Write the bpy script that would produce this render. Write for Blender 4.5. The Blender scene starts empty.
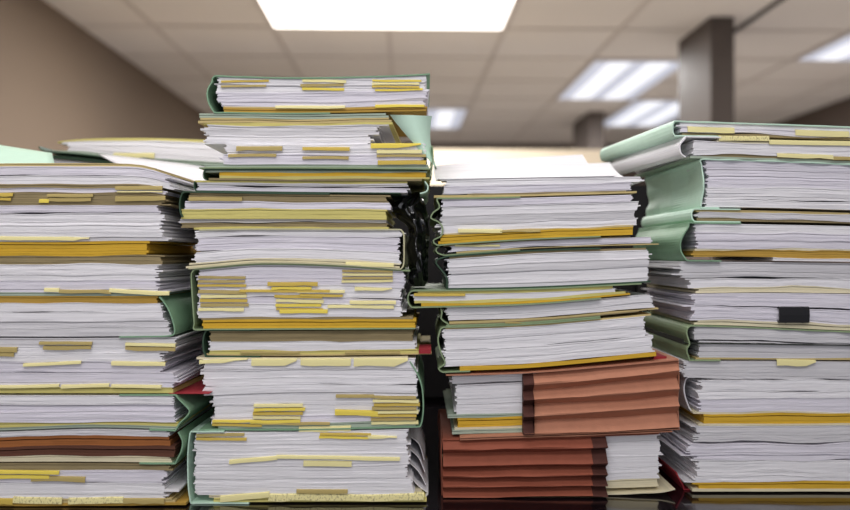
import bpy, math, random
from mathutils import noise, Vector

F, CX, CY = 789.0, 425.0, 255.0
TABLE = 0.90
EYE = TABLE + 0.308
CAMY = -0.98
DEPTH = 0.216
col = bpy.context.scene.collection
rnd = random.Random(7)


def wx(px, D): return (px - CX) / F * D
def wz(py, D): return EYE + (CY - py) / F * D


# ------------------------------------------------------------------ materials
def srgb(h):
    v = [int(h[i:i + 2], 16) / 255 for i in (0, 2, 4)]
    return tuple(c / 12.92 if c < .04045 else ((c + .055) / 1.055) ** 2.4 for c in v) + (1,)


def mat(name, hexa, rough=.8, var=.0, lines=0.0, spec=.3, fibre=0.0, hexb=None, coat=0.0):
    m = bpy.data.materials.new(name); m.use_nodes = True
    nt = m.node_tree; n = nt.nodes; L = nt.links
    b = n['Principled BSDF']
    b.inputs['Roughness'].default_value = rough
    b.inputs['Specular IOR Level'].default_value = spec
    b.inputs['Coat Weight'].default_value = coat
    c = n.new('ShaderNodeRGB'); c.outputs[0].default_value = srgb(hexa)
    out = c.outputs[0]
    geo = n.new('ShaderNodeNewGeometry')

    def mul(sock, fac_sock, lo):
        mr = n.new('ShaderNodeMapRange'); mr.inputs['To Min'].default_value = lo; mr.inputs['To Max'].default_value = 1.0
        L.new(fac_sock, mr.inputs['Value'])
        mx = n.new('ShaderNodeVectorMath'); mx.operation = 'SCALE'
        L.new(sock, mx.inputs[0]); L.new(mr.outputs[0], mx.inputs['Scale'])
        return mx.outputs[0]
    if hexb:
        mixn = n.new('ShaderNodeMix'); mixn.data_type = 'RGBA'
        mixn.inputs[7].default_value = srgb(hexb)
        L.new(out, mixn.inputs[6])
        L.new(geo.outputs['Random Per Island'], mixn.inputs[0])
        out = mixn.outputs[2]
    if var:
        out = mul(out, geo.outputs['Random Per Island'], 1 - var)
    if lines:
        mp = n.new('ShaderNodeMapping'); mp.inputs['Scale'].default_value = (4, 4, 1100)
        L.new(geo.outputs['Position'], mp.inputs['Vector'])
        nz = n.new('ShaderNodeTexNoise'); nz.inputs['Scale'].default_value = 1.0; nz.inputs['Detail'].default_value = 3
        L.new(mp.outputs[0], nz.inputs['Vector'])
        st = n.new('ShaderNodeMapRange'); st.inputs['From Min'].default_value = .3; st.inputs['From Max'].default_value = .62
        L.new(nz.outputs['Fac'], st.inputs['Value'])
        out = mul(out, st.outputs[0], 1 - lines)
    if fibre:
        nz = n.new('ShaderNodeTexNoise'); nz.inputs['Scale'].default_value = 90; nz.inputs['Detail'].default_value = 5
        L.new(geo.outputs['Position'], nz.inputs['Vector'])
        out = mul(out, nz.outputs['Fac'], 1 - fibre)
        bp = n.new('ShaderNodeBump'); bp.inputs['Strength'].default_value = .25; bp.inputs['Distance'].default_value = .001
        L.new(nz.outputs['Fac'], bp.inputs['Height']); L.new(bp.outputs[0], b.inputs['Normal'])
    L.new(out, b.inputs['Base Color'])
    return m


M = {
    'w': mat('white_paper', 'f7f5f7', var=.07, lines=.16),
    'g': mat('grey_white_paper', 'e2e0e2', var=.09, lines=.18),
    'l': mat('lilac_white_paper', 'eeeaf2', var=.08, lines=.20),
    'm': mat('manila_card', 'dcc68a', var=.15, lines=.25, fibre=.1),
    'c': mat('cream_card', 'ece2c0', var=.08, lines=.15, fibre=.1),
    'y': mat('yellow_card', 'e6b83a', var=.12, lines=.2, fibre=.1),
    'o': mat('golden_card', 'cda44a', var=.2, lines=.3, fibre=.1),
    'p': mat('pale_yellow_card', 'e4d884', var=.12, lines=.18, fibre=.1),
    't': mat('tan_card', 'a99870', var=.2, lines=.35, fibre=.1),
    'k': mat('orange_kraft', 'b06e3c', var=.15, lines=.3, fibre=.15),
    'b': mat('brown_kraft', '6e4636', var=.2, lines=.3, fibre=.15),
    'n': mat('sage_card', 'b9c8b4', var=.15, lines=.25, fibre=.1),
    'r': mat('red_card', 'a03038', var=.1, fibre=.1),
    'green': mat('green_pressboard', '86ab8a', rough=.6, fibre=.18),
    'mint': mat('mint_pressboard', 'cdebd6', rough=.6, fibre=.10),
    'dgreen': mat('dark_green_pressboard', '3d5843', rough=.6, fibre=.25),
    'sage': mat('sage_pressboard', '93a77f', rough=.65, fibre=.2),
    'buff': mat('buff_pressboard', 'c9c6a0', rough=.65, fibre=.15),
    'redrope': mat('redrope_kraft', 'c08468', rough=.75, fibre=.22),
    'redrope2': mat('deep_redrope_kraft', '98543f', rough=.75, fibre=.22),
    'tape': mat('brown_cloth_tape', '553129', rough=.8, fibre=.3),
    'tw': mat('written_sticky_note', 'ece2a4', var=.1),
    'ty': mat('yellow_sticky_note', 'e8d25a', var=.15),
    'tp': mat('pale_sticky_note', 'ece2a4', var=.12),
    'tg': mat('golden_sticky_note', 'cdb254', var=.15),
    'tt': mat('tan_sticky_note', 'b5a267', var=.15),
    'black': mat('black_metal', '0c0b0d', rough=.3, spec=.5),
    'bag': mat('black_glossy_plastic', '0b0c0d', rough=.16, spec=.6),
    'elastic': mat('dark_elastic', '2a2f28', rough=.8),
}


def scribble(m):
    """rows of tiny illegible pen marks"""
    nt = m.node_tree; n = nt.nodes; L = nt.links; b = n['Principled BSDF']
    src = b.inputs['Base Color'].links[0].from_socket
    g = n.new('ShaderNodeNewGeometry'); mp = n.new('ShaderNodeMapping'); mp.inputs['Scale'].default_value = (420, 1, 300)
    L.new(g.outputs['Position'], mp.inputs['Vector'])
    nz = n.new('ShaderNodeTexNoise'); nz.inputs['Scale'].default_value = 1; nz.inputs['Detail'].default_value = 1
    L.new(mp.outputs[0], nz.inputs['Vector'])
    mr = n.new('ShaderNodeMapRange'); mr.inputs['From Min'].default_value = .5; mr.inputs['From Max'].default_value = .7
    L.new(nz.outputs['Fac'], mr.inputs['Value'])
    mx = n.new('ShaderNodeMix'); mx.data_type = 'RGBA'; mx.inputs[7].default_value = srgb('b0a67c')
    L.new(mr.outputs[0], mx.inputs[0]); L.new(src, mx.inputs[6]); L.new(mx.outputs[2], b.inputs['Base Color'])


scribble(M['tw'])

# ------------------------------------------------------------------ object helpers
def add(name, verts, faces, m, parent=None, smooth=False):
    off = parent.location if parent is not None and parent.type == 'EMPTY' else Vector((0, 0, 0))
    if parent is not None and parent.type != 'EMPTY':
        off = parent.parent.location
    me = bpy.data.meshes.new(name)
    me.from_pydata([tuple(Vector(v) - off) for v in verts], [], faces)
    me.materials.append(m)
    if smooth:
        for p in me.polygons: p.use_smooth = True
    me.update()
    o = bpy.data.objects.new(name, me); col.objects.link(o)
    o.parent = parent
    return o


def box_vf(x0, x1, y0, y1, z0, z1):
    v = [(x, y, z) for z in (z0, z1) for y in (y0, y1) for x in (x0, x1)]
    f = [(0, 2, 3, 1), (4, 5, 7, 6), (0, 1, 5, 4), (2, 6, 7, 3), (0, 4, 6, 2), (1, 3, 7, 5)]
    return v, f


def join(*vfs):
    V, Fc = [], []
    for v, f in vfs:
        k = len(V); V += v; Fc += [tuple(i + k for i in q) for q in f]
    return V, Fc


def tag(o, label, cat, group=None, kind=None):
    if kind: o['kind'] = kind
    if label: o['label'] = label
    if cat: o['category'] = cat
    if group: o['group'] = group
    return o


def curve(pts):
    """piecewise smooth interpolation through (x, y) control points"""
    pts = sorted(pts)
    if len(pts) == 1: return lambda x: pts[0][1]

    def f(x):
        if x <= pts[0][0]:
            a, b = pts[0], pts[1]
            return a[1] + (x - a[0]) * (b[1] - a[1]) / (b[0] - a[0]) * .3
        if x >= pts[-1][0]:
            a, b = pts[-2], pts[-1]
            return b[1] + (x - b[0]) * (b[1] - a[1]) / (b[0] - a[0]) * .3
        for i in range(len(pts) - 1):
            if x <= pts[i + 1][0]:
                x0, y0 = pts[i]; x1, y1 = pts[i + 1]
                d = (y1 - y0) / (x1 - x0)
                m0 = d if i == 0 else (y1 - pts[i - 1][1]) / (x1 - pts[i - 1][0])
                m1 = d if i == len(pts) - 2 else (pts[i + 2][1] - y0) / (pts[i + 2][0] - x0)
                t = (x - x0) / (x1 - x0); h = x1 - x0
                return ((2*t**3 - 3*t*t + 1) * y0 + (t**3 - 2*t*t + t) * h * m0 + (-2*t**3 + 3*t*t) * y1 + (t**3 - t*t) * h * m1)
    return f


class Ctx:
    pass


def sheet(V, Fc, xl, xr, ft, fb, D, dy, depth, skew, curl, seed, jit=.0004, N=22, exl=0, exr=0):
    """one sheet (or a few sheets stuck together): px extents, px top / bottom curves at the front plane"""
    k = len(V)
    y0 = D + CAMY + dy
    for i in range(N + 1):
        t = i / N
        px = xl + (xr - xl) * t
        yt, yb = ft(px), fb(px)
        if yb < yt + .05: yb = yt + .05
        jy = (noise.noise(Vector((px * .02, seed * 7.3, 0))) * 2.2 + noise.noise(Vector((px * .09, seed * 3.1, 4)))) * jit
        X = wx(px, D)
        if i in (0,): jy += abs(noise.noise(Vector((seed * 1.7, 2, 2)))) * .002
        zt, zb = wz(yt, D), wz(yb, D)
        xb = X + skew * depth
        V += [(X, y0 + jy, zt), (X, y0 + jy, zb), (xb, y0 + depth, zt + curl), (xb, y0 + depth, zb + curl)]
    for i in range(N):
        a = k + 4 * i; b = a + 4
        Fc += [(a, a + 1, b + 1, b), (a + 2, b + 2, b + 3, a + 3), (a, b, b + 2, a + 2), (a + 1, a + 3, b + 3, b + 1)]
    e = k + 4 * N
    Fc += [(k, k + 2, k + 3, k + 1), (e, e + 1, e + 3, e + 2)]


PITCH = {'w': 1.25, 'l': 1.35, 'g': 1.3, 'm': 1.6, 'c': 2.0, 'y': 3.0, 'o': 2.2, 'p': 2.4, 't': 1.5, 'k': 3., 'b': 3., 'n': 2.0, 'r': 2.0}
NAMES = {'w': 'paper_block', 'l': 'paper_block', 'g': 'paper_block', 'm': 'manila_divider', 'c': 'cream_divider', 'y': 'yellow_folder', 'o': 'golden_folder',
         'p': 'pale_yellow_folder', 't': 'tan_divider', 'k': 'kraft_wallet', 'b': 'brown_wallet', 'n': 'sage_divider', 'r': 'red_divider'}


def ribbon(name, path, thick_px, D, y0, y1, m, parent, skew=0.0, smoothn=5, wob=.0008, back=None, NY=4):
    """card strip whose profile in the front plane is the px path, running back from y0 to y1"""
    # catmull-rom densify
    P = []
    n = len(path)
    for i in range(n - 1):
        p0 = path[max(i - 1, 0)]; p1 = path[i]; p2 = path[i + 1]; p3 = path[min(i + 2, n - 1)]
        seg = math.hypot(p2[0] - p1[0], p2[1] - p1[1])
        k = max(1, min(smoothn, int(seg / 2)))
        for j in range(k):
            t = j / k
            P.append(tuple(.5 * (2 * p1[a] + (p2[a] - p0[a]) * t + (2 * p0[a] - 5 * p1[a] + 4 * p2[a] - p3[a]) * t * t + (3 * p1[a] - p0[a] - 3 * p2[a] + p3[a]) * t ** 3) for a in (0, 1)))
    P.append(path[-1])
    V, Fc = [], []
    n = len(P)
    h = thick_px / 2
    for i, p in enumerate(P):
        a, b = P[max(i - 1, 0)], P[min(i + 1, n - 1)]
        dx, dy_ = b[0] - a[0], b[1] - a[1]
        l = math.hypot(dx, dy_) or 1
        nx, ny = -dy_ / l * h, dx / l * h
        for j in range(NY + 1):
            t = j / NY
            y = D + CAMY + y0 + (y1 - y0) * t
            if j == 0: y += noise.noise(Vector((p[0] * .05, p[1] * .05, 9))) * wob * 2
            bx = bz = 0
            if back:
                bx, bz = back[0] * t, back[1] * t * t
            wv = noise.noise(Vector((p[0] * .04, p[1] * .06, t * 3))) * wob * 2 * (1 if 0 < j else 0)
            for s in (-1, 1):
                V.append((wx(p[0] + s * nx, D) + skew * (y1 - y0) * t + bx + wv * (abs(nx) / h), y, wz(p[1] + s * ny, D) + bz))
    w = (NY + 1) * 2
    for i in range(n - 1):
        for j in range(NY):
            a = i * w + j * 2; b = a + w
            Fc += [(a, b, b + 2, a + 2), (a + 1, a + 3, b + 3, b + 1)]
        a = i * w; b = a + w
        Fc += [(a, a + 1, b + 1, b)]
        a = i * w + NY * 2; b = a + w
        Fc += [(a, b, b + 1, a + 1)]
    for i in (0, n - 1):
        for j in range(NY):
            a = i * w + j * 2
            Fc.append((a, a + 2, a + 3, a + 1) if i == 0 else (a, a + 1, a + 3, a + 2))
    return add(name, V, Fc, m, parent)


def sticky(parent, D, x0, x1, y, h, m='tp', tilt=0.0, dy=0.0, out=.0022, taper=None):
    """small paper tab that leaves the block and droops over its front edge"""
    yb = D + CAMY + dy
    V, Fc = [], []
    prof = [(.006, 0), (-.0004, 0), (-out * .8, .12), (-out, .45), (-out * 1.15, 1.0)]
    th = .00035
    NX = 4
    sd = x0 * 1.3 + y
    for i in range(NX + 1):
        t = i / NX; px = x0 + (x1 - x0) * t
        hh = h * (1 + .25 * noise.noise(Vector((px * .08, sd, 0))))
        zt = y + tilt * (t - .5) + .5 * noise.noise(Vector((px * .05, sd, 3)))
        if taper and t > taper: hh *= max(.3, 1 - (t - taper) / (1 - taper))
        for (py, f) in prof:
            for s in (0, 1):
                V.append((wx(px, D), yb + py - (th if s and f > 0 else 0), wz(zt + hh * f, D) - (th if (not s and f == 0) else 0)))
    w = len(prof) * 2
    for i in range(NX):
        for j in range(len(prof) - 1):
            a = i * w + j * 2; b = a + w
            Fc += [(a, b, b + 2, a + 2), (a + 1, a + 3, b + 3, b + 1)]
        a = i * w; b = a + w; Fc.append((a, a + 1, b + 1, b))
        a = i * w + w - 2; b = a + w; Fc.append((a, b, b + 1, a + 1))
    for i in (0, NX):
        for j in range(len(prof) - 1):
            a = i * w + j * 2; Fc.append((a, a + 2, a + 3, a + 1))
    o = add('sticky_tab', V, Fc, M[m], parent)
    return o


def bundle(D, top, bot, xl, xr, layers, label, group, name='document_folder', cat='folder', cover=None, tabs=(), dy=0.0,
           depth=DEPTH, skew=0.0, jx=1.0, curl=0.0, xcurve=None, extra=None):
    """top / bot: px control points; layers: (material, px thickness[, dxl, dxr[, opts]])"""
    ft, fb = curve(top), curve(bot)
    xm = (xl + xr) / 2
    root = bpy.data.objects.new(name, None); col.objects.link(root)
    root.location = (wx(xm, D), D + CAMY + dy + depth / 2, wz(fb(xm), D))
    root.empty_display_size = .05
    tag(root, label, cat, group)
    pad_t = pad_b = 0.15
    covers = cover if isinstance(cover, list) else ([cover] if cover else [])
    for c in covers:
        if c.get('top'): pad_t = 1.5
        if c.get('bot'): pad_b = 1.5
    split = []
    for l in layers:                      # thick blocks fall into separate clipped batches of slightly different paper
        if l[0] in 'wl' and l[1] >= 15 and not (len(l) > 4 and 'round' in l[4]):
            left = l[1]; first = True
            while left > .1:
                q = left if left < 13 else rnd.uniform(6, 11)
                mm = l[0] if first else rnd.choice(['w', 'l', 'g', 'w', 'l'])
                o2 = dict(l[4]) if len(l) > 4 else {}
                o2['dy'] = o2.get('dy', 0) + rnd.uniform(-.0008, .0012)
                done = 1 - left / l[1]
                split.append((mm, q, (l[2] if len(l) > 2 else 0) + rnd.uniform(-1.3, 1.6) + o2.get('sl', 0) * done,
                              (l[3] if len(l) > 3 else 0) + rnd.uniform(-1.8, 1.5) + o2.get('sr', 0) * done, {k: v * (q / l[1] if k in ('sl', 'sr') else 1) for k, v in o2.items()}))
                left -= q; first = False
                if left > .1 and rnd.random() < .3: split.append(('-', .45))
        else:
            split.append(l)
    layers = split
    total = sum(l[1] for l in layers)
    acc = 0
    nb = rnd.random() * 100
    bounds = [0]
    for l in layers:
        acc += l[1]; bounds.append(acc / total)

    def inner(fr, k, amp=1.5 if D == D4 else .9):
        def f(x):
            a, b = ft(x) + pad_t, fb(x) - pad_b
            wob = noise.noise(Vector((x * .018, nb + k * 5.1, 0))) * amp * 1.8 + noise.noise(Vector((x * .06, nb + k * 3.3, 5))) * amp * .5
            e = min(1, 6 * fr * (1 - fr)) if 0 < fr < 1 else 0
            return a + (b - a) * fr + wob * e
        return f
    for li, l in enumerate(layers):
        code, th = l[0], l[1]
        if code == '-': continue
        dl = l[2] if len(l) > 2 else 0; dr = l[3] if len(l) > 3 else 0
        op = l[4] if len(l) > 4 else {}
        A, B = inner(bounds[li], li), inner(bounds[li + 1], li + 1)
        n = max(1, round(th / PITCH[code]))
        V, Fc = [], []
        ldy = dy + op.get('dy', 0) + rnd.uniform(-.0006, .0006)
        drift_l = rnd.uniform(-1.5, 1.5) * jx; drift_r = rnd.uniform(-1.5, 1.5) * jx
        cuts = [0.0]
        for i in range(n): cuts.append(cuts[-1] + rnd.uniform(.6, 1.4))
        cuts = [c / cuts[-1] for c in cuts]
        sig = rnd.randint(6, 12)
        for i in range(n):
            f0, f1 = cuts[i], cuts[i + 1]
            gap = .04 if i % sig else .26
            f1g = f1 - (f1 - f0) * gap * (0 if i == n - 1 else 1)

            def g(x, fr): a = A(x); return a + (B(x) - a) * fr
            tt = (i + .5) / n
            ex = rnd.gauss(0, .7) * jx; er = rnd.gauss(0, .7) * jx
            if rnd.random() < .07: ex -= rnd.uniform(1, 4) * jx
            if rnd.random() < .07: er += rnd.uniform(1, 4) * jx
            if op.get('round'):
                c = 1 - math.sqrt(max(0, 1 - (2 * tt - 1) ** 2))
                ex += c * op['round']
            if op.get('roundr'):
                er -= (1 - math.sqrt(max(0, 1 - (2 * tt - 1) ** 2))) * op['roundr']
            ex += drift_l * math.sin(tt * 3) + dl + op.get('sl', 0) * tt
            er += drift_r * math.sin(tt * 3) + dr + op.get('sr', 0) * tt
            sheet(V, Fc, xl + ex, xr + er, lambda x, a=f0: g(x, a), lambda x, a=f1g: g(x, a), D, ldy + rnd.gauss(0, .00018), depth - .004,
                  skew + rnd.gauss(0, .008) * jx, op.get('curl', curl), rnd.random() * 50)
        o = add(NAMES[code], V, Fc, M[code], root)
        if th > 60: pass
    for c in covers:
        side = c.get('side'); o_ = c.get('o', 3); b_ = c.get('b', 2); thick = c.get('t', 1.3)
        path = []
        h = pad_t / 2 if c.get('top') else 0
        hb = pad_b / 2 if c.get('bot') else 0
        xe = (xl - o_) if side == 'L' else (xr + o_)
        sg = -1 if side == 'L' else 1
        if c.get('top'):
            xt = c['top']; ns = 12
            path += [(xt + (xe - xt) * i / ns, ft(xt + (xe - xt) * i / ns) + h) for i in range(ns + 1)]
        if side:
            a, b2 = ft(xe) + h, fb(xe) - hb
            shape = c.get('shape')
            if shape is None: shape = [(.12, .6), (.3, .95), (.55, 1), (.8, .75), (.93, .3)]
            path += [(xe + sg * b_ * q, a + (b2 - a) * fr) for fr, q in shape]
        if c.get('bot'):
            xt = c['bot']; ns = 12
            path += [(xe + (xt - xe) * i / ns, fb(xe + (xt - xe) * i / ns) - hb) for i in range(ns + 1)]
        ribbon(c.get('name', 'folder_cover'), path, thick, D, dy + c.get('y0', -.003), dy + c.get('y1', depth), M[c['col']], root,
               skew=skew + c.get('skew', 0), back=c.get('back'), wob=c.get('wob', .0008))
    for t in tabs:
        if t[0] == 'C':
            _, x0, x1, y0, y1, pitch, m = t[:7]
            k = max(1, int((y1 - y0) / pitch))
            for i in range(k):
                yy = y0 + (y1 - y0) * i / k
                a = rnd.uniform(-1, 1) * (x1 - x0) * .05
                mm = m if isinstance(m, str) else m[i % len(m)]
                sticky(root, D, x0 + a, x1 + a * .6 + rnd.uniform(-2, 2), yy, pitch * .78, mm, tilt=rnd.uniform(-1, 1), dy=dy, out=.0016 + .0006 * rnd.random())
        else:
            x0, x1, y0, h = t[:4]; m = t[4] if len(t) > 4 else 'tp'; tilt = t[5] if len(t) > 5 else 0
            sticky(root, D, x0, x1, y0, h, m, tilt=tilt, dy=dy, out=.0024, taper=t[6] if len(t) > 6 else None)
    if extra: extra(root, D, dy)
    return root


def lines(rows):
    return rows


# ------------------------------------------------------------------ STACK 2 : the tallest, second from the left
G2 = 'folders in the tallest stack'
D2 = .98
D4 = 1.02
def B(*a, **k): return bundle(*a, **k)

b0 = [(209, 75), (300, 77), (395, 75), (432, 73)]
b1 = [(209, 113), (300, 114), (430, 112)]
b2 = [(196, 144), (225, 144), (300, 145), (430, 143)]
b3 = [(196, 169), (225, 169), (300, 169), (435, 170)]
b4 = [(200, 180), (300, 181), (430, 181)]
b5 = [(190, 191.5), (300, 193), (420, 194)]
b6 = [(178, 219), (300, 219), (400, 220)]
b7 = [(176, 230), (250, 228.5), (400, 229)]
b8 = [(184, 270), (215, 267), (260, 263.5), (330, 265), (405, 270)]
b9 = [(191, 330), (300, 329.5), (415, 329)]
b10 = [(196, 357), (300, 357.5), (430, 356)]
b11 = [(200, 396), (260, 393), (330, 392), (422, 393)]
b12 = [(190, 430), (300, 430), (424, 427)]
b13 = [(190, 502.8), (300, 502.8), (430, 502.8)]

B(D2, b0, b1, 217, 425, [('w', 26, 0, 1, {'roundr': -3}), ('l', 5, 2, 0), ('m', 2, 6, 2), ('o', 5, 6, 3)],
  'top folder of the tallest stack, green spine at its left and golden card below', G2,
  cover=dict(side='L', o=3, b=7, col='green', top=430, bot=330, shape=[(.15, .35), (.35, .9), (.55, 1), (.75, .75), (.92, .3)]),
  tabs=[('C', 220, 267, 79.5, 89, 3.2, ['tg', 'tt', 'tg']), ('C', 302, 346, 79, 91, 4, ['tp', 'tt', 'ty']), ('C', 373, 420, 79, 91, 3, ['ty', 'tp', 'tg']),
        (275, 345, 105, 3.0, 'tp'), (375, 424, 104, 3.0, 'ty')], dy=.004)


def open_flap(root, D, dy):
    # mint cover that drops diagonally at the right end of the folder
    V = []; n = 8
    A = [(388, 114.5, -.003), (392, 116, -.004), (437, 168, -.003)]
    outer = [(388 + 46 * i / n, 113.8 + .6 * math.sin(i)) if i < n else (434, 114) for i in range(n + 1)]
    V, Fc = [], []
    for i in range(n + 1):
        t = i / n
        # left edge of flap runs along the diagonal; right edge down the outside
        lx, ly = 390 + 45 * t, 115 + 52 * (t ** .92)
        rx, ry = 432 + 5 * t - 4 * math.sin(t * 3.1), 113.5 + 54 * t
        for s, (px, py, yy) in enumerate(((lx, ly, -.005), ((lx + rx) / 2, (ly + ry) / 2 - .5, -.003), (rx, ry, .004), (rx - 1, ry, .03))):
            for th in (0, .0012):
                V.append((wx(px, D) + (wx(px, D) * yy / D if s > 1 else 0), D + CAMY + dy + yy + th, wz(max(py, 115.2), D)))
    for i in range(n):
        for j in range(3):
            a = i * 8 + j * 2; b = a + 8
            Fc += [(a, b, b + 2, a + 2), (a + 1, a + 3, b + 3, b + 1)]
        Fc += [(i * 8, i * 8 + 1, i * 8 + 9, i * 8 + 8), (i * 8 + 6, i * 8 + 14, i * 8 + 15, i * 8 + 7)]
    add('cover_flap', V, Fc, M['mint'], root, smooth=True)


B(D2, b1, b2, 205, 388, [('n', 4, -6, 0), ('m', 4, -6, 0), ('p', 2, -2, 5), ('g', 9, 2, -8), ('w', 8, 0, -20)],
  'second folder of the tallest stack, ragged at left, mint cover open at right', G2,
  tabs=[], dy=.002, jx=2.0, extra=open_flap)
B(D2, b2, b3, 226, 424, [('w', 20), ('n', 3, -20, 4)],
  'block of white sheets with three columns of yellow tabs below the open mint cover', G2, name='paper_bundle', cat='paper bundle',
  cover=dict(side='R', o=6, b=3, col='sage', bot=200),
  tabs=[(237, 283, 146.5, 4.5, 'tt'), (229, 277, 154, 3.5, 'tt'), (303, 350, 147.5, 3.8, 'tg'), (303, 349, 156.5, 3.2, 'tt'),
        (371, 421, 143.5, 5, 'ty', 0, .7), (377, 422, 150, 4, 'tp'), (377, 426, 154.5, 3, 'tt'), (378, 426, 160.5, 4.5, 'tg')], dy=-.002, jx=1.4)
B(D2, b3, b4, 208, 424, [('n', 2, -3, 4), ('y', 4, 14, 0), ('p', 3, 10, 6), ('t', 2)],
  'thin folder of yellow cards with a dark green spine, under the tabbed white block', G2,
  cover=dict(side='L', o=2, b=2, col='dgreen', top=420), dy=.0)
B(D2, b4, b5, 198, 408, [('p', 2, -2), ('g', 3), ('-', 1.2), ('l', 4)],
  'thin folder of grey and white sheets below the yellow cards of the tallest stack', G2,
  cover=[dict(side='L', o=2, b=2, col='dgreen', bot=400, t=1.0), dict(side='R', o=16, b=4, col='mint', top=None, bot=None, shape=[(.02, .2), (.4, 1), (.8, .6), (.95, -1)])], dy=.003)
B(D2, b5, b6, 186, 386, [('t', 8, 4, 0), ('l', 7, 0, 4), ('p', 10, -4, 1)],
  'folder with a pale yellow card band along its bottom, upper half of tallest stack', G2,
  cover=dict(side='L', o=1, b=4, col='dgreen', top=330), tabs=[(190, 243, 197, 4, 'tt')], dy=-.002)
B(D2, b6, b7, 180, 388, [('g', 3, 0, 0), ('-', .8), ('t', 4), ('p', 1.6, 14)],
  'thin buff folder with a yellow edge, resting on the thick plain white block', G2, dy=.002)
B(D2, b7, b8, 197, 400, [('w', 31, 0, 0), ('c', 2, -8, 0), ('-', .8), ('c', 2, -12, 0)],
  'thick plain white block in a cream folder rounding its right end, no tabs', G2,
  cover=dict(side='R', o=1, b=3.2, col='buff', top=200, bot=190, shape=[(.05, .5), (.12, .9), (.5, 1), (.85, .9), (.95, .5)]),
  tabs=[(346, 394, 262.5, 4, 'tp', 1)], dy=-.003)
B(D2, b8, b9, 199, 398, [('l', 17, 0, 6, {'round': 1}), ('w', 28, 0, 4), ('t', 2.2, 4, 16), ('y', 8, 5, 18)],
  'folder crowded with tan and yellow tabs over one bright yellow card band', G2,
  cover=dict(side='L', o=4, b=3, col='sage', top=410, bot=415, shape=[(.04, .6), (.12, 1), (.5, .55), (.9, 0)]),
  tabs=[('C', 199, 246, 276, 288, 3.4, ['tt', 'tt', 'tg']), ('C', 200, 247, 290, 312, 4.2, ['tt', 'tp', 'tg']), ('C', 342, 392, 270, 283, 3.2, ['tt', 'tp']),
        (268, 318, 282, 4, 'tg'), (272, 312, 286.5, 3, 'ty'), (240, 330, 289.5, 2.8, 'tg'), (298, 345, 290, 2.8, 'tp'), (300, 343, 294, 2.6, 'tg', 1),
        ('C', 277, 323, 295, 312, 3.9, ['tg', 'tp', 'ty']), (355, 392, 287.5, 3.2, 'tp', 1, .7), (350, 396, 300.5, 3.4, 'tp'), (328, 394, 305, 3, 'tp', 1), (280, 328, 309, 4, 'ty')], dy=-.001)
B(D2, b9, b10, 208, 412, [('t', 11, 2, 0), ('w', 9, 0, 3), ('p', 4, 0, 6), ('m', 1.4, -4, 18)],
  'slim dark-spined folder below the bright yellow band of the tallest stack', G2,
  cover=dict(side='L', o=2, b=3, col='dgreen', bot=260, top=260), tabs=[(240, 300, 351.5, 2, 'tt'), (345, 400, 351.5, 2, 'tt')], dy=.003,
  extra=lambda r, D, dy: add('red_label', *box_vf(wx(419, D), wx(431, D), D + CAMY - .002, D + CAMY + .05, wz(353.5, D), wz(349, D)), M['r'], r))
B(D2, b10, b11, 203, 416, [('c', 2, -5, -8), ('w', 33, 0, 0, {'sr': 1})],
  'white block with a row of four pale paper tabs along its top', G2, name='paper_bundle', cat='paper bundle',
  tabs=[(200, 248, 359, 3.5, 'tp', -2, .5), (252, 297, 358.5, 7, 'tp', 0, .8), (301, 351, 358.5, 7, 'tp'), (354, 408, 358, 7.5, 'tp', 0, .8)], dy=-.001)
B(D2, b11, b12, 213, 417, [('w', 26), ('n', 5, 5, 0)],
  'block full of yellow tabs in a green folder that rises along its right end', G2,
  cover=[dict(side='R', o=3, b=3, col='green', bot=200, shape=[(-.95, -3.4), (-.6, -1), (-.3, .3), (0, .9), (.5, 1.1), (.9, .5)])],
  tabs=[('C', 373, 419, 396, 425, 3.6, ['tt', 'tp', 'tg']), (336, 374, 394.5, 3, 'tt'), ('C', 252, 302, 404, 424, 3.7, ['tp', 'ty', 'tg']), (335, 378, 410, 5, 'ty', 1),
        ('C', 213, 262, 420, 427, 3.2, ['ty', 'tg']), (262, 330, 422, 2.6, 'tt'), (299, 351, 426, 5.5, 'tp', -1)], dy=.001)


def fan(root, D, dy, base, n, mats, x0, x1, ya, yb, depth0, depth1, seed=1, yb2=None):
    pass


def bent_back(root, D, dy):
    for k in range(5):
        V, Fc = [], []
        yy = 440 + k * 11
        path = [(402, yy + 3), (410, yy + 6 + k), (419, yy + 14 + k * 1.5), (424 + k, min(yy + 30, 497))]
        ribbon('bent_sheet', path, .7, D, dy + .05 - k * .009, dy + .19, M['w'], root)


B(D2, b12, b13, 195, 407, [('w', 22, 1, 0, {'round': 2}), ('w', 12, 0, 1, {'round': 3}), ('w', 13, 0, 0, {'round': 3, 'roundr': 2}), ('w', 17, 0, 5, {'round': 4, 'sr': 3}), ('c', 3, 14, 14), ('p', 4, 18, 16)],
  'thickest white block, at the base of the tallest stack, with manila tabs', G2,
  cover=dict(side='L', o=3, b=3, col='mint', bot=250, top=225),
  tabs=[('C', 198, 247, 433, 441, 3.4, ['tt', 'tg']), ('C', 321, 370, 432.5, 439, 3, ['tg', 'ty']), (368, 397, 435, 3.5, 'tp', 2, .4), (230, 278, 457, 4, 'tp', -4), (277, 400, 455.5, 3.2, 'tp', 2), (304, 352, 460, 5.5, 'tp', 1),
        (297, 348, 488.5, 4, 'tt'), (221, 270, 493, 5.5, 'tp', -4), (269, 321, 493, 6.8, 'tw'), (321, 373, 493.5, 6.5, 'tw', 1), (373, 424, 493, 6.5, 'tw', -1)], dy=-.002,
  extra=bent_back)

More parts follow.
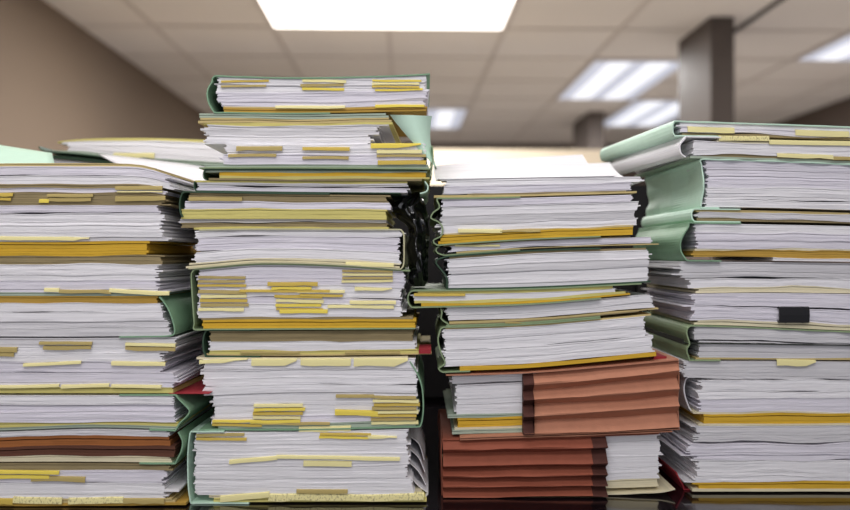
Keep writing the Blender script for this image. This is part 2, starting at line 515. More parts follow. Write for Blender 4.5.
# ------------------------------------------------------------------ STACK 1 : leftmost
G1 = 'folders in the leftmost stack'
D1 = .965
L1 = -98
a0 = [(-98, 164), (60, 163), (135, 164), (155, 168), (176, 176)]
a1 = [(-98, 204), (60, 204), (176, 204)]
a2 = [(-98, 241), (60, 242), (110, 241), (176, 241)]
a3 = [(-98, 296), (60, 296), (176, 296)]
a4 = [(-98, 337), (60, 338), (176, 337)]
a5 = [(-98, 394), (60, 394), (180, 394)]
a6 = [(-98, 432), (0, 432), (90, 429), (180, 431)]
a7 = [(-98, 464), (60, 463), (180, 464)]
a8 = [(-98, 506), (60, 506), (190, 505)]
B(D1, a0, a1, L1, 165, [('m', 3, 0, -8), ('l', 8, 0, 3), ('-', .8), ('w', 8, 0, 6, {'sr': 2}), ('t', 3.5, 0, -2), ('l', 4, 0, 0), ('t', 11, 0, -2)],
  'top folder of the leftmost stack, buff cover bending down at its right corner', G1,
  tabs=[(-20, 14, 193, 3.5, 'tg'), (-20, 12, 197.5, 3, 'tg'), (40, 50, 199, 4, 'ty'), (48, 94, 194, 3, 'tt'), (50, 92, 197.5, 4, 'tt'), (116, 163, 186, 4, 'tt'), (118, 163, 191, 1.5, 'tp'), (116, 166, 196, 5, 'tt')], jx=1.5)
B(D1, a1, a2, L1, 158, [('t', 1, 0, 8), ('l', 7, 0, 0), ('-', .8), ('w', 23, 0, 2, {'sr': 4}), ('g', 4, 0, 8)],
  'thick white block directly above the bright yellow card of the leftmost stack', G1, name='paper_bundle', cat='paper bundle',
  tabs=[(0, 62, 236.5, 4, 'tp', 1), (60, 90, 237, 4, 'tp', 1, .5)], jx=2.2)
B(D1, a2, a3, L1, 158, [('y', 14, 0, -8, {'sr': 0}), ('t', 8, 0, 6), ('w', 28, 0, 0), ('n', 3.4, 0, 6)],
  'folder led by a broad bright yellow card band in the leftmost stack', G1,
  tabs=[(45, 60, 288, 4, 'tp'), (60, 112, 289.5, 3.5, 'tt', 1), (110, 170, 290, 4, 'tp', 3)], jx=2.2)
B(D1, a3, a4, L1, 161, [('o', 7, 0, -4), ('w', 33, 0, 0, {'sr': 10})],
  'white block under golden card with a green spine curling at its right end', G1,
  cover=dict(side='R', o=-2, b=12, col='green', bot=120, skew=.0, shape=[(.02, .1), (.12, .4), (.3, .8), (.5, 1.1), (.8, 1.35), (.96, 1.2)]), jx=1.3)
B(D1, a4, a5, L1, 168, [('g', 8, 0, 6), ('w', 26, 0, -4), ('-', .8), ('l', 14, 0, 4), ('p', 6, 0, 2), ('r', .6, 270, 34)],
  'folder with scattered tan tabs, a red slip showing at its right end', G1,
  tabs=[(-20, 18, 347, 5, 'tt'), (-20, 15, 352, 4, 'tt'), (40, 93, 341.5, 3, 'tt'), (44, 92, 345.5, 4, 'tt'), (126, 176, 343, 3, 'tp', 1), (126, 176, 346.5, 4, 'tt', 1),
        (24, 82, 362, 3, 'tp', -3), (112, 166, 361.5, 4, 'tp', 1), (0, 60, 384.5, 3, 'tp', -1), (62, 110, 384, 3.5, 'tp', -1), (112, 162, 384.5, 3, 'tp', 1)], jx=2.5)
B(D1, a5, a6, L1, 174, [('w', 28, 0, 0, {'sr': 2}), ('p', 4, 0, 4), ('n', 3, 0, 6)],
  'white block with a green spine folded out at right, just above the orange wallet', G1,
  cover=dict(side='R', o=2, b=10, col='green', top=120, bot=150, shape=[(.1, .3), (.3, 1), (.45, 1.4), (.6, 1.1), (.8, .4)]), jx=1.2)
B(D1, a6, a7, L1, 168, [('g', 6, 0, 0), ('k', 10, 0, 2), ('b', 10, 0, 6), ('c', 6, 0, 4)],
  'orange and brown kraft wallet folder with a cream edge in the leftmost stack', G1,
  cover=dict(side='R', o=8, b=6, col='green', bot=140, shape=[(.02, .5), (.3, 1.2), (.6, 1), (.9, .2)]), jx=1.6)
B(D1, a7, a8, L1, 164, [('t', 6, 0, 4), ('l', 11, 0, 0), ('-', .8), ('w', 14, 0, -2), ('m', 4, 0, 12), ('o', 2.5, 0, 20)],
  'bottom folder of the leftmost stack, its sheets fanned at right, manila tabs along the base', G1,
  tabs=[(-20, 60, 470, 3.5, 'ty', 1), (-20, 50, 474.5, 3.5, 'ty', 1), (32, 86, 476, 5, 'tt', 1), (-20, 14, 498, 6, 'tg'), (14, 63, 497, 6, 'tw', 1), (69, 124, 497, 6, 'tw', -1), (124, 165, 498, 5, 'tt')], jx=3.0)

# ------------------------------------------------------------------ STACK 3 : with the redrope files
G3 = 'folders in the stack resting on brown expanding files'
D3 = 1.004
c0 = [(437, 181), (520, 179), (600, 178), (645, 177)]
c1 = [(423, 198), (500, 197), (640, 193)]
c2 = [(433, 246), (530, 240), (640, 236)]
c3 = [(430, 257), (530, 250), (655, 246)]
c4 = [(408, 290), (530, 288), (655, 282)]
c5 = [(408, 308), (530, 304.5), (640, 295)]
c6 = [(430, 327), (530, 323), (655, 312)]
c7 = [(432, 373), (530, 369), (660, 357)]
c8 = [(440, 440), (530, 437), (680, 431)]
c9 = [(440, 497), (530, 497), (680, 492)]


def loose(D, x0, x1, yl, yr, lab, skew, curl, dy, yth=.8, dep=.2):
    V, Fc = [], []
    NX, NY = 14, 8
    for i in range(NX + 1):
        t = i / NX; px = x0 + (x1 - x0) * t
        for j in range(NY + 1):
            s = j / NY
            Z = wz(yl + (yr - yl) * t, D) + curl * s * s * (.72 + .28 * t) + .002 * math.sin(t * 4) * s
            for th in (0, -.0007):
                V.append((wx(px, D) + skew * s * dep, D + CAMY + dy + dep * s, Z + th))
    w = (NY + 1) * 2
    for i in range(NX):
        for j in range(NY):
            a = i * w + j * 2; b = a + w
            Fc += [(a, b, b + 2, a + 2), (a + 1, a + 3, b + 3, b + 1)]
        a = i * w; Fc.append((a, a + 1, a + w + 1, a + w))
        a = i * w + NY * 2; Fc.append((a, a + w, a + w + 1, a + 1))
    for i in (0, NX):
        for j in range(NY):
            a = i * w + j * 2; Fc.append((a, a + 2, a + 3, a + 1))
    o = add('loose_sheet', V, Fc, M['w'], None, smooth=False)
    return tag(o, lab, 'paper sheet', 'loose sheets on the third stack')


loose(D3, 441, 640, 180, 176.5, 'lower loose white sheet curling up over the third stack from the left', .05, .044, .0, dep=.21)
loose(D3, 438, 618, 178.4, 175, 'upper loose white sheet, its back edge lifted highest over the third stack', -.02, .054, .006, dep=.2)
B(D3, c0, c1, 447, 640, [('w', 5, 0, 0), ('l', 8, -4, -8), ('t', 1.5, 20, -15), ('m', 2, -14, -4)],
  'thin folder of white sheets topping the stack that stands on brown expanding files', G3,dy=.0)
B(D3, c1, c2, 440, 633, [('l', 7, 2, -2), ('-', .5), ('w', 25, 0, 3), ('m', 1.5, 4, 0), ('y', 8, 0, 0)],
  'white block over a golden card band, second thick level of the third stack', G3,
  cover=dict(side='L', o=3, b=6, col='sage', bot=600, top=520, shape=[(.1, -.2), (.2, -.4), (.3, .6), (.42, 1), (.5, -.2), (.62, -.9), (.8, -.7), (.9, .6)]),
  tabs=[(458, 502, 229, 4, 'tp'), (500, 540, 230, 2, 'tt')], dy=-.001)
B(D3, c2, c3, 450, 652, [('t', 1.2, -8, -20), ('l', 7, 0, 0), ('-', .5), ('m', 1.5, 6, 8)],
  'thin white folder with a curled spine, just beneath the golden band of the third stack', G3,
  cover=dict(side='L', o=6, b=8, col='sage', bot=520), tabs=[(455, 500, 244.5, 2, 'tp')], dy=.003)
B(D3, c3, c4, 448, 648, [('t', 2, 0, -4), ('w', 31, 0, 0)],
  'plain white block with an olive curled spine at left, middle of the third stack', G3,
  cover=dict(side='L', o=1, b=10, col='dgreen', bot=650, top=600, shape=[(.1, 1), (.2, 1.1), (.4, .6), (.6, .1), (.75, 0), (.9, 0)]), dy=-.001)
B(D3, c4, c5, 414, 615, [('p', 3, 4, -4), ('w', 6, 0, 0), ('p', 3, 0, 8), ('y', 2.5, 8, 14)],
  'slim folder jutting out to the left, its spine rounded, yellow cards inside', G3,
  cover=dict(side='L', o=2, b=4, col='sage', top=640, bot=600), tabs=[(414, 465, 293, 3, 'tg')], dy=-.004)
B(D3, c5, c6, 447, 650, [('w', 15, 0, 0, {'sr': 6}), ('-', .8), ('m', 2, 4, 8), ('t', 1.2, 0, -10)],
  'narrow white block fanning to a point at right, two levels above the brown files', G3,
  cover=dict(side='L', o=1, b=5, col='sage', bot=600, shape=[(.1, 1), (.3, .8), (.6, 1), (.8, .2), (.92, -.6)]), tabs=[(505, 540, 322, 1.5, 'tt')], dy=.001)
B(D3, c6, c7, 445, 644, [('m', 1.5, 0, 6), ('w', 20, 0, 2), ('-', .5), ('w', 17, -2, 8, {'round': 2}), ('-', .5), ('y', 4, 16, 12)],
  'white block resting right on the upper brown expanding file, yellow card beneath it', G3,
  cover=dict(side='L', o=2, b=5, col='sage', top=600, bot=470, shape=[(.08, .6), (.3, 1), (.6, .3), (.8, -.4), (.92, .9)]), dy=-.001,
  extra=lambda r, D, dy: add('red_label', *box_vf(wx(656, D), wx(669, D), D + CAMY + .01, D + CAMY + .1, wz(361, D), wz(357.5, D)), M['r'], r))


def pleats(name, parent, D, x0, x1, topf, botf, rows, m, y_in=.006, y_out=-.007, ybk=.009, skew=0):
    """accordion gusset: rows = list of (light px, dark px)"""
    tot = sum(a + b for a, b in rows)
    fr = [(0, y_in)]; acc = 0
    for a, b in rows:
        acc += a; fr.append((acc / tot, y_out))
        fr.append(((acc + .35) / tot, y_out))
        acc += b; fr.append((acc / tot, y_in))
    V, Fc = [], []
    NX = 26
    for i in range(NX + 1):
        px = x0 + (x1 - x0) * i / NX
        a, b = topf(px), botf(px)
        for k, (f, yy) in enumerate(fr):
            ff = f + (noise.noise(Vector((px * .012, k * 2.2, 7))) * .03 if 0 < k < len(fr) - 1 else 0)
            yy2 = yy + noise.noise(Vector((px * .03, k * 1.7, 1))) * .0015
            V.append((wx(px, D), D + CAMY + yy2, wz(a + (b - a) * ff, D)))
        V.append((wx(px, D), D + CAMY + ybk, wz(b, D)))
        V.append((wx(px, D), D + CAMY + ybk, wz(a, D)))
    w = len(fr) + 2
    for i in range(NX):
        for j in range(w):
            a = i * w + j; a2 = i * w + (j + 1) % w
            Fc.append((a, a2, a2 + w, a + w))
    Fc.append(tuple(range(w))[::-1]); Fc.append(tuple(NX * w + j for j in range(w)))
    return add(name, V, Fc, m, parent)


def top_expanding(root, D, dy):
    ft = curve([(523, 375.5), (600, 368), (679, 360)]); fb = curve([(523, 434), (600, 431.5), (680, 427)])
    rows = [(9, 7.5), (8.5, 7.5), (8.5, 7.5), (11.5, 1)]
    pleats('accordion_gusset', root, D, 524, 678, ft, fb, rows, M['redrope'])
    pleats('cloth_strap', root, D, 523, 533.5, lambda x: ft(x) - .3, lambda x: fb(x) + .4, rows, M['tape'], y_in=.0045, y_out=-.0085, ybk=.0088)
    for k, (ya, yb, xx) in enumerate(((434.2, 427.8, 679), (436.2, 430.2, 672))):
        ribbon('bottom_fold', [(460, ya + 3.2), (523, ya + .8), (600, (ya + yb) / 2 + 1.2), (xx, yb + .8)], 1.1, D, -.003 + k * .001, .21, M['redrope'], root)
    ribbon('top_flap', [(446, 374.8), (523, 372.5), (600, 366.5), (678, 359.3)], 1.5, D, -.003, .21, M['redrope'], root)
    # side wall of the file at its right end
    V, Fc = [], []
    ribbon('side_panel', [(678.5, 361), (679.5, 380), (678.5, 400), (679.5, 427)], .9, D, .002, .2, M['redrope'], root)


B(D3, c7, c8, 452, 672, [('-', 3.5), ('w', 8, 0, 0), ('-', 1.5), ('w', 17, 3, 0, {'round': 2}), ('w', 10, 4, 0), ('n', 3, -3, 0), ('y', 9, 6, 0), ('c', 2, 2, 0), ('n', 4, 0, -6), ('-', 2.5)],
  'upper reddish-brown expanding file, pleats facing out at right, white sheets showing at left', 'brown expanding files', name='expanding_file', cat='expanding file',
  dy=.012, extra=top_expanding, depth=.2)


def low_expanding(root, D, dy):
    ft = curve([(443, 441), (520, 439.5), (606, 437.5)]); fb = curve([(443, 496.5), (520, 496), (606, 495)])
    rows = [(8, 6), (11, 5.5), (6, 5), (6, 4.5), (6, 1)]
    pleats('accordion_gusset', root, D, 443, 606, ft, fb, rows, M['redrope2'])
    pleats('cloth_strap', root, D, 592, 606.5, lambda x: ft(x) - .2, lambda x: fb(x) + .3, rows, M['tape'], y_in=.0045, y_out=-.0085, ybk=.0088)
    ribbon('side_panel', [(442.3, 440), (441.2, 455), (442.2, 475), (442, 496)], .9, D, .002, .2, M['redrope2'], root)
    ribbon('bottom_flap', [(444, 496), (600, 495.5), (640, 494), (662, 493), (676, 490)], 1.0, D, .004, .205, M['c'], root)
    ribbon('top_flap', [(443, 440.3), (520, 438.9), (606, 436.4), (660, 434)], .9, D, .002, .2, M['redrope2'], root)


B(D3, c8, c9, 452, 660, [('-', 1), ('w', 8, 0, 0), ('w', 14, 0, 2), ('w', 10, 0, 1), ('w', 12, 0, 2), ('c', 7, 0, 0), ('-', 3.2)],
  'lower reddish-brown expanding file, pleats facing out at left, white sheets showing at right', 'brown expanding files', name='expanding_file', cat='expanding file',
  dy=.012, extra=low_expanding, depth=.2, jx=.9)

# ------------------------------------------------------------------ STACK 4 : rightmost
G4 = 'folders in the rightmost stack'
R4 = 905
d0 = [(668, 120), (760, 123), (905, 128)]
d1 = [(668, 136), (760, 138), (905, 143)]
d2 = [(668, 158), (760, 160), (905, 166)]
d3 = [(640, 208), (760, 209), (905, 213)]
d4 = [(640, 222), (760, 223), (905, 226)]
d5 = [(640, 261), (760, 262), (905, 264)]
d6 = [(640, 295), (760, 293), (905, 295)]
d7 = [(640, 326), (700, 325), (850, 331), (905, 331)]
d8 = [(640, 361), (760, 361), (905, 362)]
d9 = [(640, 426), (760, 426), (905, 425)]
d10 = [(640, 493), (760, 493), (905, 493)]
B(D4, d0, d1, 680, R4, [('w', 4, 0), ('l', 5, 1), ('-', .6), ('t', 2, 4)],
  'top folder of the rightmost stack, pale green spine running back at left', G4,
  cover=dict(side='L', o=5, b=2, col='mint', top=900, bot=720, skew=-.06), tabs=[(688, 735, 126.5, 6, 'tp', 1), (796, 850, 130, 6, 'tp', 2), ], dy=.004, depth=.27, skew=-.06)
B(D4, d1, d2, 693, R4, [('c', 4, 25, 0), ('w', 13, 0, 0), ('t', 3, 8, 0), ('n', 2, 0, 0)],
  'white block with cream strips above it, second level of the rightmost stack', G4,
  cover=dict(side='L', o=8, b=6, col='w', top=720, skew=-.1, shape=[(.1, .2), (.4, 1), (.8, .8), (.95, 0)], name='bent_sheet'),
  tabs=[(718, 768, 136, 5, 'tw', 1), (768, 905, 141, 5, 'tp', 2), (776, 832, 154, 4.5, 'tp', 2), (832, 880, 157, 4, 'tt', 1)], dy=-.001, depth=.25, skew=-.03)
B(D4, d2, d3, 703, R4, [('l', 14, 4), ('l', 12, 5), ('w', 12, 4), ('-', .8), ('w', 8, 3)],
  'thickest plain block of the rightmost stack, wrapped at left in wide light green card', G4,
  cover=dict(side='L', o=2, b=3, col='mint', top=905, bot=720, y1=.23, back=(-.006, 0), wob=.0035, shape=[(.1, -.2), (.3, -.6), (.6, -.7), (.85, -.1)]), dy=.002)
B(D4, d3, d4, 696, R4, [('m', 3), ('g', 8, 3), ('t', 4, 0)],
  'thin tan and grey folder between the two light green spines of the rightmost stack', G4,
  cover=dict(side='L', o=2, b=3, col='mint', top=740, bot=740, y1=.23), dy=.001)
B(D4, d4, d5, 693, R4, [('w', 24, 3), ('c', 1), ('o', 8, 0), ('w', 3, 80)],
  'white block over golden card with a light green spine gaping open at left', G4,
  cover=dict(side='L', o=6, b=6, col='green', top=740, bot=720, y1=.22, wob=.0025, shape=[(.1, .1), (.3, .8), (.5, 1.2), (.75, 1.1), (.92, .5)]), dy=-.002)
B(D4, d5, d6, 688, R4, [('g', 16, -6), ('-', 1.2), ('w', 9, 0), ('c', 6, 8), ('-', .5)],
  'loose block of pale grey sheets over a cream card, above the clipped papers', G4, name='paper_bundle', cat='paper bundle', jx=2.2, dy=.002)
B(D4, d6, d7, 692, R4, [('l', 12, 0), ('-', 1.2), ('l', 13, -2), ('c', 5, 5), ('-', .4)],
  'block of lilac-white sheets held by the black binder clip', G4, name='paper_bundle', cat='paper bundle', jx=2.5, dy=-.001)


def elastic(root, D, dy):
    V = []
    ribbon('elastic_band', [(686, 343.2), (740, 343.6), (850, 345), (905, 345)], .9, D, dy - .004, dy + .1, M['elastic'], root)
    ribbon('elastic_band', [(682.5, 339), (682.3, 343), (682.6, 343.8)], .8, D, dy - .004, dy + .2, M['elastic'], root)


B(D4, d7, d8, 697, R4, [('g', 11, -2), ('-', .6), ('g', 14, 2), ('m', 1.5, 0)],
  'folder with a broad dull-green pressboard spine at left and a torn tab below', G4,
  cover=dict(side='L', o=8, b=4, col='sage', top=905, bot=720, y1=.23, wob=.002, shape=[(.06, .6), (.2, .9), (.45, .3), (.52, .2), (.7, .8), (.9, .2)]),
  tabs=[(776, 815, 359.5, 6, 'tp', 1, .8)], dy=.0, extra=elastic)
B(D4, d8, d9, 697, R4, [('g', 17, -12), ('-', 1.2), ('w', 30, 2, 0, {'sl': 4}), ('c', 1), ('y', 10, 5), ('c', 2)],
  'thick white block on a bright yellow card, second from bottom in the rightmost stack', G4, jx=2.2, dy=.001,
  cover=dict(side='L', o=4, b=4, col='g', name='bent_sheet', top=None, shape=[(.25, -.5), (.3, 1), (.5, 1.5), (.75, .2), (.82, -1)], y0=.01, y1=.19))
B(D4, d9, d10, 697, R4, [('g', 15, -4), ('-', 1.8), ('l', 15, -5), ('-', .6), ('w', 14, -4), ('w', 6, -2), ('y', 7, 0), ('c', 2.5, -2)],
  'bottom folder of the rightmost stack, fanned sheets and a red corner at left', G4, jx=3.0, dy=.0,
  cover=dict(side='L', o=10, b=6, col='r', bot=715, name='red_cover', shape=[(.74, 1.3), (.82, .9), (.93, .2)], y0=.012, y1=.2))


# ------------------------------------------------------------------ binder clip
def binder_clip():
    D = D4; y = D + CAMY - .004
    x0, x1 = wx(777, D), wx(807, D); z0, z1 = wz(322, D), wz(307, D)
    root = bpy.data.objects.new('binder_clip', None); col.objects.link(root)
    root.location = ((x0 + x1) / 2, y, z0)
    tag(root, 'black binder clip gripping sheets in the rightmost stack', 'binder clip')
    h = z1 - z0
    prof = [(-.0025, 0), (-.0035, h * .5), (-.0025, h), (.0, h + .0009), (.02, h * .62), (.0205, h * .58), (0, h - .0004), (-.0012, h * .9), (-.0012, h * .1), (0, .0006), (.0205, h * .42), (.02, h * .38), (0, -.0009)]
    V, Fc = [], []
    for x in (x0, x1):
        V += [(x, y + a, z0 + b) for a, b in prof]
    n = len(prof)
    for i in range(n):
        j = (i + 1) % n
        Fc.append((i, j, j + n, i + n))
    Fc.append(tuple(range(n))[::-1]); Fc.append(tuple(range(n, 2 * n)))
    add('clip_body', V, Fc, M['black'], root)
    for zz in (h + .0004, -.0004):
        xm = (x0 + x1) / 2
        for s in (-1, 1):
            pass
        v, f = join(box_vf(x0 + .008, x0 + .009, y - .003, y + .018, z0 + zz - .0005, z0 + zz + .0005),
                    box_vf(x1 - .009, x1 - .008, y - .003, y + .018, z0 + zz - .0005, z0 + zz + .0005))
        add('wire_handle', v, f, M['black'], root)


binder_clip()


# ------------------------------------------------------------------ black plastic bag between the stacks
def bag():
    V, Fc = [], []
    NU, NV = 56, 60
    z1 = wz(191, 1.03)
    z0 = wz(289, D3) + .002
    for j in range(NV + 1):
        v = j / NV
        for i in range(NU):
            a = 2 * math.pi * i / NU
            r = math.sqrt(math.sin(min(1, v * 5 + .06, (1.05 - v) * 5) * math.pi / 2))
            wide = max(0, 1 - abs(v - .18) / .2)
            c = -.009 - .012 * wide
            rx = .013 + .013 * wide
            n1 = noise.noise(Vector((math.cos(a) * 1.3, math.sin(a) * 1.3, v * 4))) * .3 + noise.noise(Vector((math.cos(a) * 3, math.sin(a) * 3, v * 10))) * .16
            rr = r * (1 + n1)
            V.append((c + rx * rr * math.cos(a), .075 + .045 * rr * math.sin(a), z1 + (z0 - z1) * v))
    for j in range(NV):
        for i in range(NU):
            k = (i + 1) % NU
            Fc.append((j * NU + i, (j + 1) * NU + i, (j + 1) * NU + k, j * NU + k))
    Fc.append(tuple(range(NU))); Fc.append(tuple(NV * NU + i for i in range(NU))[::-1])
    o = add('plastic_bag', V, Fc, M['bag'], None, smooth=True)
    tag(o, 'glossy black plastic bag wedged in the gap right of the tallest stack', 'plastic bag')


bag()

# ------------------------------------------------------------------ back row behind the leftmost stack
GB = 'folders behind the leftmost stack'
DB = 1.30


def back_row():
    zt = lambda y: [(0, y), (240, y)]
    B(DB, [(40, 144), (80, 139), (150, 138), (260, 142)], [(40, 152), (80, 155), (150, 163), (260, 170)], 62, 262,
      [('p', 2.5, -4, 0), ('w', 5), ('w', 11, 6, 0), ('n', 3, -10, 0)],
      'white-paged pale green folder lying on the back pile, its left side lifted', GB, cover=dict(side='L', o=14, b=8, col='dgreen', bot=258, shape=[(.4, 1), (.7, .9)]),  # dark green bottom cover: shade of the lifted underside put into its colour
      tabs=[(114, 155, 153, 5, 'tp')], dy=0, depth=.33)
    e0 = [(40, 155), (80, 158), (150, 167), (262, 175)]
    B(DB, e0, [(40, 214), (262, 214)], 50, 232, [('w', 12), ('n', 14), ('w', 14)],
      'half-hidden white and green folder under the lifted one on the back pile', GB, cover=[dict(side='R', o=2, b=4, col='green', top=60, bot=60), dict(side='L', o=2, b=1, col='dgreen', top=225, t=3.5, bot=None, y0=-.006)], dy=.01)  # thick dark green left cover extends the painted underside shade
    B(DB, [(40, 214), (262, 214)], [(40, 300), (262, 300)], 10, 222, [('b', 20), ('g', 40), ('b', 26)],
      'dim brown-wrapped bundle midway down the back pile', GB, dy=.02)
    zb = CY + 308 / DB * F / 1000
    B(DB, [(40, 300), (262, 300)], [(40, zb), (262, zb)], 5, 218, [('b', 30), ('g', 40), ('b', 50)],
      'dim brown-wrapped bundle at the base of the back pile', GB, dy=.02)


back_row()


def ruled(name, A, Bk, m, label, cat):
    """card spanned between a front edge A and a back edge Bk, each a list of (px, py, distance)"""
    V, Fc = [], []
    NX, NY = 16, 8

    def at(P, t):
        f = t * (len(P) - 1); i = min(int(f), len(P) - 2); u = f - i
        return [P[i][k] * (1 - u) + P[i + 1][k] * u for k in range(3)]
    for i in range(NX + 1):
        a, b = at(A, i / NX), at(Bk, i / NX)
        pa = Vector((wx(a[0], a[2]), a[2] + CAMY, wz(a[1], a[2]))); pb = Vector((wx(b[0], b[2]), b[2] + CAMY, wz(b[1], b[2])))
        for j in range(NY + 1):
            s = j / NY
            p = pa.lerp(pb, s); p.z -= .006 * math.sin(s * math.pi)
            for th in (0, -.0012):
                V.append((p.x, p.y, p.z + th))
    w = (NY + 1) * 2
    for i in range(NX):
        for j in range(NY):
            a = i * w + j * 2; b = a + w
            Fc += [(a, b, b + 2, a + 2), (a + 1, a + 3, b + 3, b + 1)]
        a = i * w; Fc.append((a, a + 1, a + w + 1, a + w))
        a = i * w + NY * 2; Fc.append((a, a + w, a + w + 1, a + 1))
    for i in (0, NX):
        for j in range(NY):
            a = i * w + j * 2; Fc.append((a, a + 2, a + 3, a + 1))
    return tag(add(name, V, Fc, m, None, smooth=True), label, cat)


ruled('loose_cover', [(-90, 168, 1.0), (-20, 166, 1.0), (58, 166, 1.02)], [(-90, 134, 1.17), (0, 145, 1.17), (52, 153, 1.17)], M['mint'],
      'pale mint card cover lifting up behind the left end of the leftmost stack', 'card')
ruled('loose_sheet', [(148, 170, 1.15), (160, 175, 1.15), (180, 183, 1.17), (214, 197, 1.17)], [(98, 153.5, 1.28), (140, 158, 1.28), (180, 163, 1.28), (222, 169, 1.28)], M['w'],
      'white sheet slanting down between the leftmost stack and the back pile', 'paper sheet')

# ------------------------------------------------------------------ black cabinet added behind the piles to darken the gaps
cab = bpy.data.objects.new('gap_filler_cabinet', None); col.objects.link(cab)
cab.location = (0, .72, TABLE)
tag(cab, 'made-up low black cabinet behind the piles, darkening the gaps between them', 'cabinet')
M['cabm'] = mat('black_laminate', '131113', rough=.5)
cx0, cx1, cz1 = -.62, .5, wz(186, 1.7)
add('carcass', *box_vf(cx0, cx1, .70, .98, TABLE + .001, cz1), M['cabm'], cab)
for k in range(3):
    w_ = (cx1 - cx0) / 3
    d = add('door', *box_vf(cx0 + w_ * k + .003, cx0 + w_ * (k + 1) - .003, .682, .699, TABLE + .01, cz1 - .008), M['cabm'], cab)
    add('handle', *box_vf(cx0 + w_ * (k + .85), cx0 + w_ * (k + .85) + .01, .668, .681, TABLE + .15, TABLE + .25), M['black'], d)

# ------------------------------------------------------------------ desk
M['desk'] = mat('dark_glossy_laminate', '120d10', rough=.12, spec=.5, coat=.3)
desk = bpy.data.objects.new('desk', None); col.objects.link(desk); desk.location = (0, .3, 0)
tag(desk, 'dark glossy desk carrying the stacks of folders', 'desk')
v, f = box_vf(-.95, 1.05, -.40, 1.05, TABLE - .035, TABLE)
top = add('desktop', v, f, M['desk'], desk)
bv = top.modifiers.new('bevel', 'BEVEL'); bv.width = .004; bv.segments = 3
for sx in (-.9, .95):
    for sy in (-.35, .95):
        add('leg', *box_vf(sx, sx + .05, sy, sy + .05, 0, TABLE - .035), M['cabm'], desk)

# ------------------------------------------------------------------ the room, turned slightly about the camera
ROT = .0266
H = 1.19
CEIL = EYE + H


def room(name, v, f, m, label=None, cat=None, group=None, kind='structure', parent=None):
    c, s = math.cos(ROT), math.sin(ROT)
    V = [(x * c - y * s, CAMY + x * s + y * c, z) for x, y, z in v]
    o = add(name, V, f, m, parent)
    if parent is None:
        if kind: o['kind'] = kind
        if label: tag(o, label, cat, group)
    return o


def tile_mat():
    m = bpy.data.materials.new('ceiling_tiles'); m.use_nodes = True
    nt = m.node_tree; n = nt.nodes; L = nt.links; b = n['Principled BSDF']
    b.inputs['Roughness'].default_value = .9
    nz = n.new('ShaderNodeTexNoise'); nz.inputs['Scale'].default_value = 60; nz.inputs['Detail'].default_value = 4
    g = n.new('ShaderNodeNewGeometry'); L.new(g.outputs['Position'], nz.inputs['Vector'])
    r = n.new('ShaderNodeValToRGB')
    r.color_ramp.elements[0].color = srgb('d9d2cb'); r.color_ramp.elements[1].color = srgb('e2dbd4')
    L.new(nz.outputs['Fac'], r.inputs['Fac']); L.new(r.outputs[0], b.inputs['Base Color'])
    return m


M['ceil'] = tile_mat()
M['grid'] = mat('ceiling_grid_metal', 'c9c0b8', rough=.5)
M['lwall'] = mat('tan_wall_paint', '7f7062', rough=.9, fibre=.04)
M['rwall'] = mat('brown_wall_paint', '5e524b', rough=.9, fibre=.04)
M['colm'] = mat('grey_brown_column_paint', '5a514c', rough=.6, fibre=.04)
M['carpet'] = mat('pale_grey_carpet', 'cbc7c4', rough=1, fibre=.4)
M['part'] = mat('cream_partition_fabric', 'd2c4ae', rough=.9, fibre=.05)
M['slot'] = mat('dark_vent_slot', '4a4542', rough=.7)

UL, UR, VF, VB = -1.68, 3.35, 8.4, -1.2
room('ceiling', *box_vf(UL, UR, VB, VF, CEIL, CEIL + .05), M['ceil'])
room('floor', *box_vf(UL, UR, VB, VF, -.05, 0), M['carpet'])
room('wall_left', *box_vf(UL - .1, UL, VB, VF, 0, CEIL), M['lwall'])
room('wall_right', *box_vf(UR, UR + .1, VB, VF, 0, CEIL), M['rwall'])
room('wall_far', *box_vf(UL, UR, VF, VF + .1, 0, CEIL), M['rwall'])
vf = []
for k in range(-1, 8):
    u = -.69 + .61 * k
    if UL < u < UR: vf.append(box_vf(u - .012, u + .012, VB, VF, CEIL - .006, CEIL - .0005))
for k in range(-9, 7):
    z = 4.74 + .61 * k
    if VB < z < VF: vf.append(box_vf(UL, UR, z - .012, z + .012, CEIL - .005, CEIL - .0005))
room('trim_1', *join(*vf), M['grid'])
room('column_near', *box_vf(1.53, 1.65, 3.9, 4.36, 0, CEIL), M['colm'])
room('column_far', *box_vf(1.53, 1.66, 6.5, 7.1, 0, CEIL), M['colm'])
room('trim_2', *box_vf(1.735, 1.765, 3.3, 4.15, CEIL - .009, CEIL - .004), M['slot'])
pr = room('cubicle_partition', *box_vf(-1.6, 1.15, 4.5, 4.56, 0, EYE + (255 - 149) / F * 4.5), M['part'],
          'cream cubicle partition standing beyond the desk', 'partition', kind=None)


def emit(name, hexa, st):
    m = bpy.data.materials.new(name); m.use_nodes = True
    nt = m.node_tree; n = nt.nodes; L = nt.links; b = n['Principled BSDF']
    b.inputs['Base Color'].default_value = (.3, .3, .3, 1)
    b.inputs['Emission Color'].default_value = srgb(hexa)
    b.inputs['Emission Strength'].default_value = st
    return m


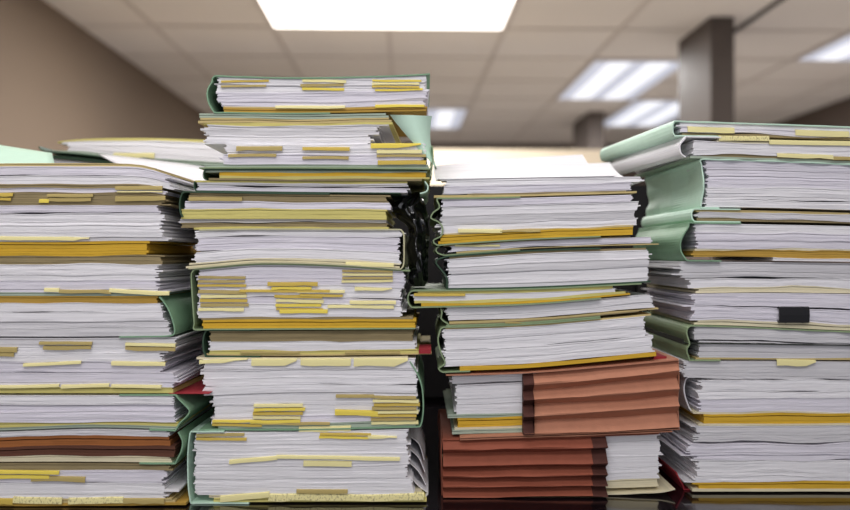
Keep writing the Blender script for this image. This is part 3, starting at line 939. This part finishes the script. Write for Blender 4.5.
M['diff'] = emit('lit_diffuser', 'fff8f0', 3.0)
M['diff2'] = emit('lit_diffuser_cool', 'dfe4f6', .62)
M['tube'] = emit('lit_tube', 'f4f6ff', 1.05)
LIGHTS = [
    (-.69, .53, 2.91, 4.13, 'diff', 'broad square ceiling light directly above the tallest stack'),
    (1.14, 1.75, 4.74, 5.96, 'diff2', 'ceiling light partly hidden by the nearer column, its tubes showing'),
    (1.75, 2.36, 5.96, 7.18, 'diff2', 'smaller ceiling light just past the tube-lit one, beside the nearer column'),
    (2.36, 2.97, 3.52, 4.74, 'diff2', 'ceiling light cut off at the upper right edge'),
    (-.08, .53, 6.35, 7.35, 'diff2', 'farthest ceiling light, low beside the top of the tallest stack'),
    (-.69, .53, .3, 1.52, 'diff', None), (1.75, 2.97, .3, 1.52, 'diff', None),
]
for u0, u1, z0, z1, mm, lab in LIGHTS:
    if lab is None: continue
    c, s = math.cos(ROT), math.sin(ROT)
    root = bpy.data.objects.new('ceiling_light', None); col.objects.link(root)
    um, zm = (u0 + u1) / 2, (z0 + z1) / 2
    root.location = (um * c - zm * s, CAMY + um * s + zm * c, CEIL)
    tag(root, lab, 'ceiling light', 'ceiling lights')
    room('diffuser', *box_vf(u0 + .02, u1 - .02, z0 + .02, z1 - .02, CEIL - .012, CEIL - .007), M[mm], parent=root)
    fr = join(box_vf(u0, u0 + .02, z0, z1, CEIL - .014, CEIL - .006), box_vf(u1 - .02, u1, z0, z1, CEIL - .014, CEIL - .006),
              box_vf(u0 + .02, u1 - .02, z0, z0 + .02, CEIL - .014, CEIL - .006), box_vf(u0 + .02, u1 - .02, z1 - .02, z1, CEIL - .014, CEIL - .006))
    room('light_frame', *fr, M['grid'], parent=root)
    if mm == 'diff2':
        for t in (.3, .7):
            ut = u0 + (u1 - u0) * t
            room('tube', *box_vf(ut - .07, ut + .07, z0 + .05, z1 - .05, CEIL - .016, CEIL - .0125), M['tube'], parent=root)


def area(name, u, v, z, sx, sy, power, color=(1, 1, 1), rot=(0, 0, 0)):
    d = bpy.data.lights.new(name, 'AREA'); d.shape = 'RECTANGLE'; d.size = sx; d.size_y = sy; d.energy = power; d.color = color
    o = bpy.data.objects.new(name, d); col.objects.link(o)
    o.location = (u, CAMY + v, z); o.rotation_euler = rot
    return o


# the ceiling lights' own output, an added overhead lamp and an added front fill
area('ceiling_lamp', -.08, 3.5, CEIL - .03, 1.1, 1.1, 70, (1, .98, .96))
area('ceiling_lamp', 0.0, -.35, CEIL - .03, 1.2, .6, 17, (1, .98, 1))
area('ceiling_lamp', 1.4, 5.3, CEIL - .03, .5, 1.1, 60, (1, .98, .96))
area('ceiling_lamp', 2.6, 4.1, CEIL - .03, .5, 1.1, 60, (1, .98, .96))
area('ceiling_lamp', .2, 6.9, CEIL - .03, .5, 1.1, 45, (1, .98, .96))
area('ceiling_lamp', -.25, .85, CEIL - .03, 1.1, .6, 11, (1, .99, 1))  # added lamp over the stacks, whitens the loose sheets; no fixture here
area('front_fill_light', -.6, -1.15, 1.7, 2.0, 1.3, 11, (.94, .95, 1), (math.radians(100), 0, 0))  # added fill behind the camera for fronts and ceiling, no window modelled

w = bpy.data.worlds.new('world'); bpy.context.scene.world = w; w.use_nodes = True
w.node_tree.nodes['Background'].inputs[0].default_value = (.9, .9, 1, 1)
w.node_tree.nodes['Background'].inputs[1].default_value = .43

# ------------------------------------------------------------------ camera
cd = bpy.data.cameras.new('camera'); cam = bpy.data.objects.new('camera', cd); col.objects.link(cam)
cam.location = (0, CAMY, EYE); cam.rotation_euler = (math.radians(90), 0, 0)
cd.sensor_width = 36; cd.lens = F / 850 * 36
cd.clip_start = .05
cd.dof.use_dof = True; cd.dof.focus_distance = 1.0; cd.dof.aperture_fstop = 2.5
sc = bpy.context.scene
sc.camera = cam
sc.view_settings.view_transform = 'Standard'; sc.view_settings.look = 'None'
sc.view_settings.gamma = 1; sc.view_settings.exposure = 0
sc.view_settings.use_curve_mapping = False
